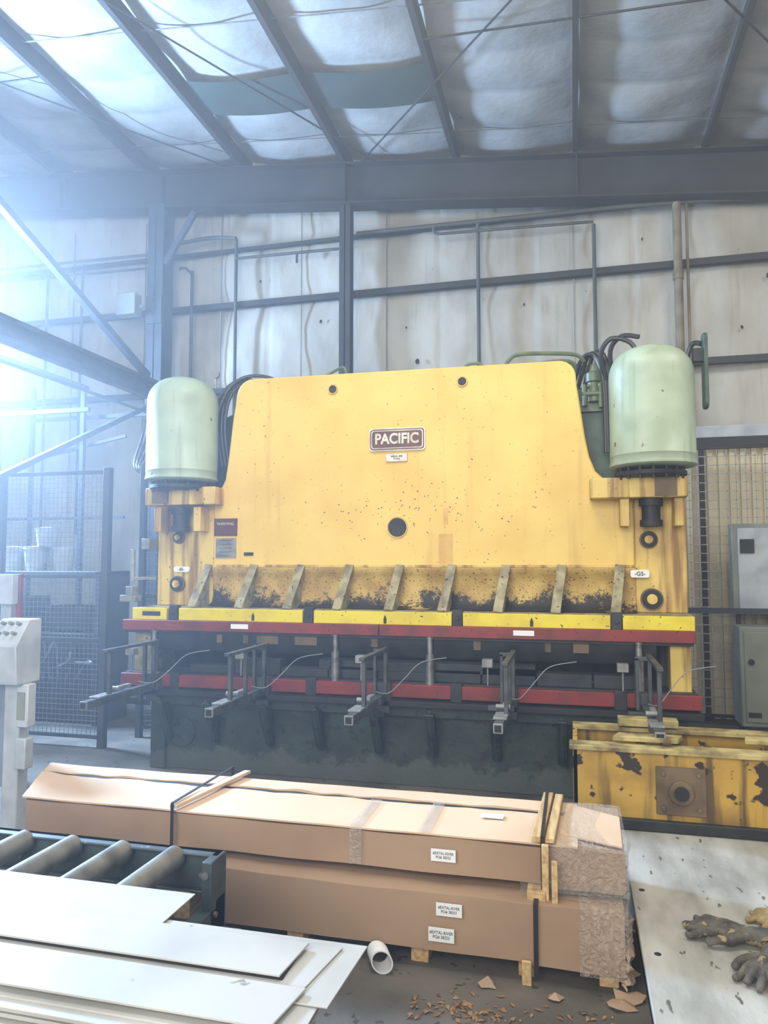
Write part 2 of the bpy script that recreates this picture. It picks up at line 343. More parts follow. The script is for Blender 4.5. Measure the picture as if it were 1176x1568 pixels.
text('SERIAL 400\nTONS',.022,(-1.465,6.183,2.505),'ink',PB,'small_plate_text')
for sx,xa,xb in (('left',-3.78,-3.2),('right',.48,.87)):
    B().box(xa,xb,6.22,6.34,1.2,2.28).done('ram_end_'+sx,'yellow_end',PB,bevel=.01)
B().box(-3.2,.48,6.24,6.34,1.2,1.56).done('ram_skirt','yellow_grime',PB)
cur=[(6.24-.0,1.56),(6.17,1.56),(6.165,1.545),(6.2,1.5),(6.215,1.42),(6.215,1.30),(6.19,1.24),(6.1,1.205),(6.24,1.2)]
B().prism(cur,-3.2,.48,'x').done('ram_channel','yellow_grime',PB,ang=60)
B().box(-3.22,.5,6.165,6.2,1.555,1.578).done('ridge_lip','yellow_end',PB,bevel=.004)
B().box(-3.8,.87,5.96,6.3,1.175,1.2).done('ram_shelf','rib',PB)
b=B()
for k in range(9):
    x=-3.24+.448*k
    pts=[(6.2,1.57),(6.155,1.57),(5.95,1.2),(6.2,1.2)]
    b.prism(pts,x-.007,x+.007,'x')
    b.bar((x+.02,6.16,1.578),(x-.035,5.945,1.205),.075,.014,up=(0,-1,.5))
b.done('ram_ribs','rib',PB,bevel=.003)
b=B()
for xa,xb in ((-3.84,-3.50),(-3.38,-2.22),(-2.12,-.95),(-.86,.27),(.36,.87)): b.box(xa,xb,5.92,6.02,1.09,1.195)
b.done('clamp_strip','yellow_br',PB,bevel=.004)
b=B().box(-3.84,.87,5.96,6.05,1.08,1.19)
for x in (-3.44,-2.17,-.905,.315): b.box(x-.04,x+.04,5.93,6.0,1.06,1.22); b.cyl((x,5.91,1.15),(x,5.94,1.15),.018,n=6)
for x in (-2.67,-1.5,-.32): b.box(x-.012,x+.012,5.912,5.93,1.10,1.135); b.prism([(x-.014,1.135),(x+.014,1.135),(x,1.17)],5.912,5.93)
b.box(-3.74,-3.56,5.916,5.93,1.125,1.165)
b.done('clamps','dark',PB,bevel=.003)
b=B()
for xa,xb in ((-3.92,-1.55),(-1.545,.87)): b.box(xa,xb,5.89,6.06,1.0,1.09)
b.done('upper_die_holder','red',PB,bevel=.005)
b=B().box(-2.86,-2.70,5.884,5.892,1.03,1.07).box(-.46,-.30,5.884,5.892,1.03,1.07); b.done('holder_labels','paper',PB)
B().box(-3.9,.86,5.93,6.05,.975,1.0).prism([(5.96,.98),(6.02,.98),(6.0,.84),(5.985,.82),(5.97,.84)],-3.6,.6,'x').done('punch_tooling','dark',PB,bevel=.002)
b=B()
for xa,xb in ((-3.92,-3.42),(-3.35,-2.15),(-2.1,-.95),(-.87,.3),(.36,.9)): b.box(xa,xb,5.88,5.96,.515,.62)
b.done('lower_die_holder','red',PB,bevel=.005)
b=B().box(-3.9,.88,5.93,6.25,.5,.63)
for x in (-3.385,-2.125,-.91,.33): b.box(x-.045,x+.045,5.87,5.95,.49,.64)
x=-3.3
while x<.4: b.box(x,x+.42,6.0,6.14,.63,.70+.03*((int(x*10))%3)); x+=.43
b.box(-2.1,-.3,6.0,6.16,.70,.78)
b.done('die_tooling','dark',PB,bevel=.004)
B().box(-3.92,.9,5.8,5.97,.455,.5).done('bed_ledge','black',PB,bevel=.004)
b=B().box(-3.62,.8,5.97,6.35,FL,.5).box(-3.62,.8,5.9,5.97,.36,.46)
for x in (-3.45,-3.0,-2.5,-2.05,-1.55,-1.1,-.6,-.1,.35):
    b.prism([(5.97,.36),(5.72,.45),(5.72,.40),(5.9,.05),(5.97,.05)],x-.015,x+.015,'x')
    b.bar((x,5.72,.42),(x,5.92,.06),.07,.018,up=(0,-1,0))
b.box(-3.64,-3.5,5.93,5.99,FL,.36).cyl((-3.35,5.95,.12),(-3.35,5.98,.12),.13)
b.done('bed','green',PB,bevel=.006)
b=B()
for x in (-3.75,.75): b.box(x-.1,x+.1,6.35,7.6,FL,2.9)
b.done('side_frames','green',PB,bevel=.02)
B().box(-3.7,.7,6.9,7.2,.55,.75).box(-3.7,.7,6.7,6.74,.8,.9).done('back_gauge_beam','dark',PB)
B().box(.70,.85,6.0,6.2,.62,1.19).done('end_post_right','yellow_end',PB,bevel=.006)
B().box(-3.86,-3.70,6.0,6.2,.62,1.19).done('end_post_left','rib',PB,bevel=.006)
b=B()
for x in (-3.62,-1.93,-1.13,.47): b.cyl((x,5.93,.60),(x,5.93,.86),.035); b.cyl((x,5.93,.86),(x,5.93,1.0),.024); b.cyl((x,5.93,.985),(x,5.93,1.03),.034)
b.done('guide_cylinders','steel',PB)
b=B()
for x,w in ((-2.55,.2),(-2.2,.2),(-3.0,.05),(-2.75,.05),(-1.6,.06),(-.75,.06),(-.2,.05),(.05,.12)): b.box(x-w/2,x+w/2,5.95,6.02,.9,.985)
b.done('punch_inserts','rust',PB,bevel=.003)
b=B().prism([(.05,2.2),(.42,2.2),(.34,2.5),(.33,2.75),(.40,2.9),(.5,3.05),(.5,3.1),(.0,3.1)],6.5,6.6)
b.prism([(-3.0,2.2),(-3.35,2.2),(-3.25,2.6),(-3.25,3.0),(-3.0,3.1)],6.5,6.6)
b.box(-3.3,.5,6.6,7.4,2.2,2.9)
b.done('rear_frame','greenv',PB,bevel=.01)
b=B().box(-3.80,-3.10,6.02,6.2,2.12,2.28).box(.14,.86,6.0,6.2,2.10,2.26)
b.done('cylinder_shelves','yellow_end',PB,bevel=.008)
b=B()
for cx in (-3.49,.60):
    for s in (-1,1): b.box(cx+s*.20-.035,cx+s*.20+.035,6.05,6.22,1.88,2.10)
b.done('shelf_legs','yellow_end',PB,bevel=.006)
b=B().box(-3.72,-3.56,6.0,6.03,2.135,2.275).box(.62,.78,5.985,6.0,2.11,2.25)
b.done('rust_patches','rust',PB)
b=B()
for cx in (-3.49,.60):
    b.cyl((cx,6.12,2.04),(cx,6.12,2.1),.09); b.cyl((cx,6.12,1.93),(cx,6.12,2.04),.07); b.cyl((cx,6.12,1.88),(cx,6.12,1.93),.085)
    b.lathe([(.2,2.255),(.27,2.27),(.27,2.30),(.2,2.31)],cx,6.1)
    for k in range(16):
        a=2*math.pi*k/16; b.cyl((cx+.245*math.cos(a),6.1+.245*math.sin(a),2.24),(cx+.245*math.cos(a),6.1+.245*math.sin(a),2.33),.013,n=6)
b.done('cylinder_rods','black',PB)
def tank(cx,name):
    r=.32
    prof=[(.02,2.33),(.26,2.33),(r-.01,2.34),(r+.006,2.35),(r+.006,2.365),(r,2.37),(r,2.42),(r+.004,2.425),(r,2.43)]+[(r,3.06)]
    for k in range(1,10):
        a=math.pi/2*k/9; prof.append((max(r*math.cos(a)**.75,.02),3.06+.24*math.sin(a)))
    B().lathe(prof,cx,6.1,56).done(name,'mint',PB,ang=50)
tank(-3.476,'accumulator_tank_left'); tank(.62,'accumulator_tank_right')
B().prism(rrect(6.0,6.14,2.78,3.37,.05),1.0,1.03,'x').done('side_flange','greenv',PB,bevel=.005)
B().box(.93,1.02,6.03,6.11,3.15,3.25).done('flange_stub','dark',PB)
b=B();b2=B();b3=B()
for x,z,r in ((-3.555,1.83,.05),(-3.56,1.40,.065),(.585,1.78,.06),(.60,1.31,.075)):
    b.cyl((x,6.19,z),(x,6.23,z),r*1.15); b2.cyl((x,6.18,z),(x,6.2,z),r); b3.cyl((x,6.165,z),(x,6.185,z),r*.55,n=12)
b.done('pivot_rings','rust',PB,bevel=.003);b2.done('pivot_bosses','black',PB,bevel=.003);b3.done('pivot_pins','yellow_end',PB,bevel=.003)
b=B().prism(rrect(-3.60,-3.44,1.51,1.56,.02),6.2,6.22).prism(rrect(.44,.58,1.48,1.54,.015),6.15,6.22); b.done('marker_plates','paper',PB)
text('-SS-',.04,(-3.52,6.197,1.535),'ink',PB,'marker_text_1'); text('-GS-',.045,(.51,6.147,1.51),'ink',PB,'marker_text_2')
B().box(-3.19,-2.96,6.19,6.2,1.84,2.0).done('warning_plate','maroon',PB)
B().box(-3.17,-2.97,6.19,6.2,1.64,1.82).done('data_plate','alu',PB)
text('________\n________\n________\n________\n________',.035,(-3.07,6.187,1.745),'ink',PB,'data_plate_lines',sx=.9)
text('WARNING',.035,(-3.075,6.187,1.95),'silver',PB,'warning_text')
B().box(-2.89,-2.80,6.192,6.2,1.66,1.69).done('mini_tag','ink',PB)
b=B()
b.sweep([(-3.2,6.25,3.0),(-3.12,6.3,3.22),(-2.95,6.32,3.34),(-2.72,6.4,3.33),(-2.6,6.5,3.2)],.016)
for k in range(4): b.sweep([(-3.12-.035*k,6.34,2.5),(-3.15-.035*k,6.3,2.85),(-3.12-.03*k,6.33,3.15+.01*k),(-3.0,6.38,3.28+.02*k),(-2.8,6.5,3.26)],.017,8)
for k in range(3): b.sweep([(.02+.05*k,6.5,3.1),(.10+.05*k,6.42,3.32+.02*k),(.2+.04*k,6.35,3.33),(.27+.02*k,6.3,3.1),(.28+.02*k,6.3,2.5)],.018,8)
b.sweep([(.3,6.3,3.1),(.25,6.25,3.3),(.33,6.2,3.42),(.48,6.2,3.38),(.55,6.2,3.25)],.02,8)
b.sweep([(.35,6.35,3.1),(.33,6.3,3.35),(.42,6.25,3.45),(.55,6.2,3.42)],.02,8)
b.sweep([(.9,6.2,3.2),(.95,6.2,3.33),(1.0,6.1,3.3)],.02,8)
b.done('hydraulic_hoses','hose',PB)
b=B()
b.sweep([(-.55,6.3,3.25),(-.5,6.3,3.33),(-.42,6.3,3.37),(-.2,6.32,3.37),(.05,6.35,3.35),(.12,6.4,3.3)],.018,8)
b.sweep([(-.3,6.4,3.3),(0,6.45,3.32),(.1,6.5,3.2)],.02,8)
b.sweep([(-2.22,6.3,3.26),(-2.08,6.3,3.33),(-2.0,6.3,3.36),(-1.97,6.3,3.34),(-1.95,6.3,3.26)],.014,8)
b.sweep([(-.9,6.3,3.26),(-.86,6.3,3.31),(-.78,6.3,3.32),(-.74,6.3,3.30),(-.72,6.3,3.26)],.014,8)
b.cyl((-1.5,6.3,3.26),(-1.5,6.3,3.29),.01)
b.done('rigid_pipes','oliveh',PB)
b=B()
b.lathe([(.04,2.95),(.055,2.96),(.055,3.12),(.07,3.13),(.07,3.2),(.04,3.22),(.03,3.28)],.2,6.45,20)
b.box(.08,.32,6.45,6.52,2.88,2.97); b.cyl((.1,6.4,3.02),(.32,6.4,3.02),.02); b.cyl((.1,6.42,3.08),(.3,6.42,3.12),.015); b.cyl((.25,6.4,2.9),(.25,6.4,3.1),.02)
b.cyl((.12,6.4,2.92),(.12,6.4,3.1),.02)
b.done('valve_assembly','oliveh',PB)
b=B().cyl((-3.17,6.12,3.33),(-3.17,6.15,3.33),.04).cyl((-3.17,6.14,3.2),(-3.17,6.14,3.3),.012,n=8); b.done('pressure_gauge','alu',PB)
b=B().cyl((-3.93,6.05,1.42),(-3.93,6.05,1.72),.02).box(-4.03,-3.87,6.0,6.1,1.24,1.30).box(-3.97,-3.9,6.0,6.1,1.3,1.38).bar((-3.93,6.05,1.45),(-3.78,6.2,1.45),.03)
b.box(-3.88,-3.80,6.1,6.25,1.72,1.82)
b.done('sensor_bracket','alu',PB,bevel=.004)
def arm(cx,k):
    b=B()
    b.box(cx-.03,cx+.03,4.88,5.92,.50,.56)
    b.box(cx-.055,cx+.055,5.80,5.90,.40,.64)
    b.bar((cx,5.75,.40),(cx,5.3,.5),.05)
    b.box(cx-.14,cx+.05,5.55,5.60,.51,.545)
    xs=cx+.03
    for y in (5.15,5.78): b.box(xs-.014,xs+.014,y-.02,y+.02,.52,.92)
    b.box(xs-.02,xs+.02,5.08,5.84,.90,.925)
    if k%2==0: b.box(xs-.014,xs+.014,5.40,5.43,.56,.90)
    b.box(xs-.10,xs-.075,5.76,5.80,.52,.90); b.box(xs-.1,xs+.02,5.76,5.79,.88,.91)
    b.done('support_arm_%d'%k,'armc',PB,bevel=.003)
    b=B().box(cx-.032,cx+.032,4.872,4.885,.498,.562)
    b.box(cx-.045,cx+.045,5.0,5.2,.56,.575); b.cyl((cx-.05,5.25,.60),(cx+.05,5.25,.60),.018); b.box(cx-.01,cx+.03,5.3,5.45,.58,.61)
    b.box(cx-.20,cx-.12,5.70,5.78,.80,.86); b.bar((cx-.16,5.74,.80),(cx-.16,5.74,.66),.012)
    b.done('arm_fittings_%d'%k,'alu',PB,bevel=.003)
    B().box(cx-.022,cx+.022,4.868,4.873,.508,.552).done('arm_open_end_%d'%k,'black',PB)
    B().sweep([(cx,5.6,.60),(cx+.08,5.7,.58),(cx+.18,5.8,.68),(cx+.3,5.86,.80),(cx+.5,5.9,.84)],.004,6).done('arm_cable_%d'%k,'cable',PB)
for k,cx in enumerate((-3.56,-2.53,-1.49,-.485,.5)): arm(cx,k+1)
# ================================================================ YELLOW BEAM FRAME
e=empty('steel_beam_frame')
zb=.03
b=B().box(-.02,2.4,4.80,4.83,zb,.47).box(-.02,2.4,5.42,5.45,zb,.47).box(-.02,.01,4.8,5.45,zb,.47)
for x in (.55,1.2,1.8): b.box(x,x+.03,4.83,5.42,zb,.42)
b.done('webs','byellow',e,bevel=.004)
b=B().box(-.04,2.4,4.76,4.90,.455,.485).box(-.02,2.4,5.34,5.46,.455,.485)
b.prism([(.22,4.86),(.60,4.86),(.64,4.98),(.26,4.98)],.5,.53,'z').prism([(.28,5.30),(.66,5.30),(.66,5.42),(.28,5.42)],.5,.55,'z').prism([(1.0,5.0),(1.4,5.0),(1.42,5.1),(1.02,5.1)],.49,.52,'z')
b.done('worn_flanges','wornrim',e,bevel=.004)
B().box(-.04,2.4,4.76,4.90,zb-.025,zb+.035).box(.03,2.4,4.83,5.4,.05,.08).done('lower_flange','dark',e,bevel=.004)
b=B().box(.46,.74,4.785,4.8,.10,.38); b.cyl((.60,4.76,.235),(.60,4.79,.235),.07)
for dx in (-.1,.1):
    for dz in (-.1,.1): b.cyl((.60+dx,4.77,.24+dz),(.60+dx,4.79,.24+dz),.016,n=6)
b.done('trunnion_plate','rust',e,bevel=.004)
B().cyl((.60,4.75,.235),(.60,4.765,.235),.042).done('trunnion_hole','black',e)
# ================================================================ STEEL PLATE
e=empty('steel_plate')
B().prism([(.25,1.6),(2.6,1.6),(2.6,4.98),(.25,4.98)],-.03,0,'z').done('top','plate',e,bevel=.004)
b=B().box(.27,.33,1.6,4.95,FL,-.03).box(1.3,1.4,1.6,4.95,FL,-.03).box(2.5,2.58,1.6,4.95,FL,-.03); b.done('rails','dark',e)
b=B()
for x,y in ((.30,3.93),(.31,3.32),(.33,2.7)): b.cyl((x,y,-.01),(x,y,.0015),.014)
b.done('bolt_holes','black',e)
e=empty('wooden_crate')
b=B()
for i in range(3): b.box(1.04,1.5,4.25+i*.1,4.33+i*.1,.10,.13)
b.box(1.05,1.08,4.25,4.53,.002,.10).box(1.44,1.48,4.25,4.53,.002,.10)
b.done('slats','wood',e,bevel=.003)
# ================================================================ CARDBOARD BUNDLE
e=empty('cardboard_box_bundle'); CB=e
def jitterbox(x0,x1,y0,y1,z0,z1,amp,seed,nx=60,skew=0):
    b=B(); cols=[]
    for i in range(nx+1):
        u=i/nx; x=x0+(x1-x0)*u
        o=[]
        for j,(y,z) in enumerate(((y0,z0),(y0,(z0+z1)/2),(y0,z1),((y0+y1)/2,z1),(y1,z1),(y1,z0))):
            nn=noise.noise(Vector((x*2.2,j*3.1,seed)));n2=noise.noise(Vector((x*2.7,j*2.1,seed+9)))
            sk=skew*(y-y0)*(1-u)
            o.append((x+sk,y+amp*nn*(1.6 if j==1 else 1),z+amp*n2*(1.2 if j in(2,3) else .6)))
        cols+=o
    k=6
    fs=[(i*k+j,(i+1)*k+j,(i+1)*k+(j+1)%k,i*k+(j+1)%k) for i in range(nx) for j in range(k)]
    fs+=[tuple(range(k)),tuple(nx*k+j for j in range(k-1,-1,-1))]
    return b.add(cols,fs)
jitterbox(-1.75,.16,3.36,4.05,-.12,.125,.009,3).done('lower_box','card_s',e,ang=30)
jitterbox(-2.88,.18,3.48,4.05,.165,.325,.010,5,skew=-.5).done('upper_box','card_s',e,ang=30)
def flap(ya,yb,z,seed,side):
    n=110; vs=[];x0,x1=-2.90,.0
    for i in range(n+1):
        u=i/n; x=x0+(x1-x0)*u; tear=.022*noise.noise(Vector((x*2.2,seed,0)))+ .014*noise.noise(Vector((x*9,seed,2)))
        a=ya+(tear if side==1 else 0); c=yb+(tear if side==0 else 0); zz=z+.006*noise.noise(Vector((x*2.5,seed,5)))
        s1=-.5*(a-3.48)*(1-u); s2=-.5*(c-3.48)*(1-u)
        lift=.02*max(0,noise.noise(Vector((x*4,seed,8))))
        vs+=[(x+s1,a,zz+(lift if side==1 else 0)),(x+s2,c,zz+(lift if side==0 else 0)),(x+s1,a,zz-.008),(x+s2,c,zz-.008)]
    fs=[]
    for i in range(n):
        p=i*4;q=p+4; fs+=[(p,q,q+1,p+1),(p+2,p+3,q+3,q+2),(p,p+2,q+2,q),(p+1,q+1,q+3,p+3)]
    fs+=[(0,1,3,2),(n*4,n*4+2,n*4+3,n*4+1)]
    return B().add(vs,fs)
flap(3.465,3.865,.345,1,0).done('lid_flap_front','card',e,ang=30)
flap(3.92,4.07,.345,4,1).done('lid_flap_back','card',e,ang=30)
B().box(-2.9,.0,3.82,3.96,.333,.337).done('lid_gap','ink',e)
jitterbox(-.12,.20,3.47,4.07,.155,.338,.012,8,nx=12).done('end_sleeve','card_s',e,ang=30)
B().prism([(-.08,3.6),(.19,3.5),(.2,3.9),(-.05,4.05)],.343,.350,'z').done('end_flap','card',e)
jitterbox(-.20,.185,3.355,4.06,-.13,.128,.010,11,nx=12).done('lower_end_sleeve','card_s',e,ang=30)
g=B()
for (x0,x1,y0,y1,z0,z1,sd) in ((-.14,.212,3.455,4.08,.145,.346,21),(0,.2,3.343,4.075,-.14,.14,24)):
    gg=jitterbox(x0,x1,y0,y1,z0,z1,.016,sd,nx=24); g.add(gg.v,gg.f)
g.done('stretch_film_wrap','film',e,ang=40)
def crumple(name,m,x0,x1,y0,y1,z0,z1,seed,amp=.03):
    return grid(lambda u,v:(x0+(x1-x0)*u+amp*noise.noise(Vector((u*5,v*6,seed))),y0+(y1-y0)*u+amp*noise.noise(Vector((u*6,v*7,seed+4))),z0+(z1-z0)*v+amp*.5*noise.noise(Vector((u*9,v*3,seed+8)))),24,20).done(name,m,e,ang=20)
crumple('film_tail','film',.20,.235,3.35,3.9,-.18,.28,3)
crumple('film_drape','film',-.25,.18,3.425,3.435,.07,.2,6,.02)
crumple('torn_skirt','card',.19,.23,3.36,3.7,-.19,-.02,9,.04)
b=B()
b.prism([(-.20,3.44),(-.15,3.44),(-.12,4.1),(-.17,4.1)],.358,.385,'z').prism([(-.14,3.44),(-.10,3.44),(-.07,4.1),(-.11,4.1)],.358,.38,'z')
for x in (-2.7,-1.95,-.18): b.box(x-.04,x+.04,3.40,4.1,.122,.160)
for x in (-2.7,-1.95,): b.box(x-.045,x+.045,3.5,4.1,FL,.122)
for x in (-1.3,-.7,-.22,.12): b.box(x-.04,x+.04,3.40,4.1,FL,-.12)
b.bar((-.14,3.42,.36),(-.14,3.42,.12),.03,.02); b.bar((-.10,3.40,.30),(-.10,3.40,.08),.025,.02)
b.box(-.24,-.20,3.325,3.34,FL,-.1)
b.done('timbers','wood',e,bevel=.003)
B().prism([(-2.0,3.45),(-1.96,3.45),(-1.86,4.12),(-1.9,4.12)],.358,.376,'z').done('edge_protector','card',e,bevel=.003)
b=B()
def strap(x,y0,y1,z0,z1,w=.016):
    b.box(x,x+w,y0-.004,y0,z0,z1); b.box(x,x+w,y1,y1+.004,z0,z1); b.box(x,x+w,y0,y1,z1,z1+.004); 
strap(-1.99,3.445,4.13,.1,.384); strap(-.16,3.435,4.11,.1,.386); strap(-.19,3.335,4.08,-.17,.13,.02)
b.done('straps','black',e)
def label(x,y,z,w,h,txt,i):
    B().box(x-w/2,x+w/2,y,y+.003,z-h/2,z+h/2).done('label_%d'%i,'paper',e)
    text(txt,h*.32,(x,y-.001,z),'ink',e,'label_text_%d'%i,ext=.0004,sx=.85)
label(-.60,3.455,.255,.115,.055,'#EXTAL-RIVER\nPO# 38353',1)
label(-.555,3.335,.07,.115,.055,'#EXTAL-RIVER\nPO# 38353',2)
label(-.59,3.335,-.04,.115,.06,'#EXTAL-RIVER\nPO# 38353',3)
B().box(-.46,-.35,3.72,3.78,.352,.355).done('top_label','paper',e)
b=B().box(-1.05,-.99,3.45,3.455,.18,.34).box(-1.05,-.99,3.455,3.85,.354,.356).box(-.72,-.66,3.455,3.9,.354,.356); b.done('packing_tape','film',e)
b=B()
def scrap(cx,cy,s,n=8):
    r0=random.random()*6
    top=[(cx,cy,FL+.02+random.random()*.03)]
    for k in range(n):
        a=2*math.pi*k/n+r0; r=s*(.6+.6*random.random()); top.append((cx+r*math.cos(a),cy+r*math.sin(a)*.7,FL+.004+random.random()*s*.35))
    b.add(top,[(0,k+1,(k+1)%n+1) for k in range(n)])
for p in ((.16,3.26,.06),(.20,3.32,.07),(-.1,3.25,.04),(-.38,3.28,.04),(.22,3.5,.05)): scrap(*p)
b.done('torn_scraps','card_s',e)
b=B()
for i in range(170):
    if i<90: cx=random.gauss(-.50,.14); cy=random.gauss(3.07,.04)
    else: cx=random.uniform(-.62,.2); cy=random.uniform(2.75,3.22)
    cx=max(cx,-.66)
    a=random.random()*6.28; ca,sa=math.cos(a),math.sin(a); L=random.uniform(.008,.024);W=L*.4; z=FL+.003
    pts=[(-L,0,0),(0,-W,.004),(L,0,.008),(0,W,.012)]
    b.add([(cx+ca*x-sa*y,cy+sa*x+ca*y,z+zz*random.random()) for x,y,zz in pts],[(0,1,3),(1,2,3)])
b.done('dry_leaves','leaf',flat=True)
e=empty('cardboard_tube')
b=B(); cx,cz=-.77,FL+.05
n=32; vs=[];fs=[]
for k in range(n):
    a=2*math.pi*k/n
    for rr,y in ((.05,3.26),(.05,3.34),(.044,3.34),(.044,3.26)): vs.append((cx-(y-3.12)*.5+rr*math.cos(a),y,cz+rr*math.sin(a)))
for k in range(n):
    for j in range(4): fs.append((k*4+j,k*4+(j+1)%4,((k+1)%n)*4+(j+1)%4,((k+1)%n)*4+j))
b.add(vs,fs); b.done('tube','paper',e)
# ================================================================ ROLLER CONVEYOR
e=empty('roller_conveyor')
b=B()
b.box(-3.6,-1.37,2.76,2.79,.30,.45).box(-3.6,-1.37,2.73,2.79,.44,.45).box(-3.6,-1.37,2.73,2.79,.30,.31)
b.box(-3.6,-1.37,2.17,2.20,.25,.42)
b.box(-1.40,-1.36,2.66,2.79,.12,.45)
for x in (-1.42,-2.9): b.box(x,x+.06,2.70,2.78,FL,.3); b.box(x,x+.06,2.17,2.24,FL,.25)
b.box(-1.42,-1.36,2.2,2.75,.2,.27)
b.box(-1.40,-1.27,2.62,2.75,.16,.18)
b.done('frame','conv',e,bevel=.004)
b=B();b2=B()
x=-1.56
while x>-3.5:
    b.cyl((x,2.21,.425),(x,2.74,.425),.045,n=28); b2.cyl((x,2.74,.425),(x,2.80,.425),.012,n=6); x-=.235
b.done('rollers','roller',e)
for xx in (-1.45,-1.7,-1.95,-2.3): b2.cyl((xx,2.75,.36),(xx,2.795,.36),.012,n=6)
b2.cyl((-1.385,2.655,.40),(-1.385,2.665,.40),.016,n=6); b2.cyl((-1.365,2.69,.25),(-1.35,2.69,.25),.012,n=6)
b2.done('axle_bolts','steel',e)
# ================================================================ SHEET METAL STACK
e=empty('sheet_metal_stack')
K=.917
b=B()
def zt(z): return 1.6-(1.6-z)*K
def sheet(x1,y0,y1,z,t=.006,x0=-2.9,sk=0):
    z=zt(z); b.prism([(x0,y0*K),((x1-sk)*K,y0*K),(x1*K,y1*K),(x0,y1*K)],z-t,z,'z')
for i in range(13):
    o=random.uniform(-.03,.03)
    sheet(-.74+o,1.80+o*.5,2.1,.375-.018*i,.010)
sheet(-.70,1.84,2.2,.381); sheet(-.65,2.0,2.34,.388,.004,sk=.02); sheet(-.72,2.0,2.30,.394,.004,sk=.05); 
sheet(-1.35,2.28,2.52,.398,.004)
sheet(-.82,2.075,2.27,.412,.006,sk=.02)
sheet(-.75,1.86,2.05,.402,.006,sk=.03)
b.done('sheets','sheet',e,bevel=.001)
B().box(-2.85,-.765,2.08*K,2.262*K,zt(.395),zt(.404)).box(-2.85,-.8,1.9*K,2.1*K,.2,.25).done('spacers','black',e)
b=B()
for x in (-2.6,-1.7,-.95): b.box(x-.05,x+.05,1.68,1.98,FL,.2)
b.done('support_timbers','wood',e)
# ================================================================ GLOVES
def glove(name,loc,rot,flip,m,m2,curl=.25,s=1.0):
    e=empty(name)
    b=B()
    def blob(cx,cy,cz,rx,ry,rz,n=14):
        vs=[];fs=[]
        for i in range(n+1):
            th=math.pi*i/n
            for k in range(n): a=2*math.pi*k/n; vs.append((cx+rx*math.sin(th)*math.cos(a),cy+ry*math.sin(th)*math.sin(a),cz+rz*math.cos(th)))
        for i in range(n):
            for k in range(n): fs.append((i*n+k,i*n+(k+1)%n,(i+1)*n+(k+1)%n,(i+1)*n+k))
        b.add(vs,fs)
    blob(0,.0,.030,.050,.062,.026); blob(0,-.06,.028,.044,.055,.024); blob(0,-.115,.028,.050,.05,.026)
    for i,(x,L) in enumerate(((-.036,.072),(-.012,.084),(.013,.078),(.036,.060))):
        sp=x*.5; y=.045; z=.032; dz=.008*(i%2)
        pts=[(x,y-.02,z)]
        a=curl*(1+.3*math.sin(i*2.3))
        px,py,pz=x,y,z; ang=.15
        for k in range(4):
            ang-=a*.8; px+=sp*.3; py+=L/3.4*math.cos(ang); pz+=L/3.4*math.sin(ang); pts.append((px,py,max(pz,.014)+dz))
        b.sweep(pts,.0145,12,True,.0115)
        blob(*pts[-1],.0118,.0118,.0118,8)
    b.sweep([(-.03*1,-.04,.03),(-.06,-.01,.03),(-.078,.025,.026),(-.082,.05,.02)],.019,12,True,.013); blob(-.082,.05,.02,.0135,.0135,.0135,8)
    Mx=Matrix.Translation(loc)@Matrix.Rotation(rot,4,'Z')@Matrix.Diagonal((s*flip,s,s,1))
    b.v=[tuple(Mx@(Vector(v)+Vector((.004*noise.noise(Vector(v)*50),.004*noise.noise(Vector(v)*50+Vector((9,0,0))),.006*noise.noise(Vector(v)*35))))) for v in b.v]
    o=b.done('glove_body',m,e,ang=180)
    r=o.modifiers.new('r','REMESH'); r.mode='VOXEL'; r.voxel_size=.0035; r.use_smooth_shade=True
    sm=o.modifiers.new('s','SMOOTH'); sm.iterations=3
    c=B()
    n=24
    vs=[]
    for (y,rx,rz) in ((-.135,.054,.030),(-.165,.060,.033),(-.185,.062,.031),(-.184,.056,.026),(-.15,.050,.024)):
        for k in range(n):
            a=2*math.pi*k/n; w=1+.08*math.sin(a*5)
            vs.append((rx*w*math.cos(a),y+.006*math.sin(3*a),.034+rz*w*math.sin(a)))
    c.add(vs,[(i*n+k,i*n+(k+1)%n,(i+1)*n+(k+1)%n,(i+1)*n+k) for i in range(4) for k in range(n)])
    c.v=[tuple(Mx@Vector(v)) for v in c.v]
    c.done('cuff',m2,e,ang=180)
    return e
glove('work_glove',(.61,3.52,.0),math.radians(78),1,'glove','glovey',.35,1.3)
glove('work_glove.001',(.70,3.26,.0),math.radians(150),-1,'glove','glovey',.3,1.15)
glove('work_glove.002',(.86,3.72,.0),math.radians(110),1,'glovey','glovey',.45,1.1)
# ================================================================ LEFT CONTROL PEDESTAL ETC
e=empty('control_pedestal')
dx=.15
b=B().box(-3.90+dx,-3.62+dx,4.15,4.35,FL,FL+.03).box(-3.82+dx,-3.70+dx,4.2,4.3,FL,.95)
b.prism([(4.12,.80),(4.34,.80),(4.34,1.22),(4.22,1.22),(4.10,1.05)],-3.88+dx,-3.66+dx,'x')
b.box(-3.71+dx,-3.62+dx,4.18,4.26,.52,.80).box(-3.71+dx,-3.63+dx,4.18,4.26,.25,.45).box(-4.0+dx,-3.88+dx,4.2,4.3,.1,1.2)
b.done('body','white',e,bevel=.008)
b=B()
for i in range(3):
    for j in range(2): b.cyl((-3.83+dx+.06*i,4.155+.045*j,1.13+.06*j),(-3.83+dx+.06*i,4.12+.045*j,1.14+.06*j),.012,n=12)
b.box(-3.70+dx,-3.64+dx,4.175,4.18,.57,.75)
b.done('buttons','cab',e)
e=empty('light_curtain_post')
B().box(-4.55,-4.51,5.3,5.34,FL,1.5).done('post','red',e,bevel=.004)
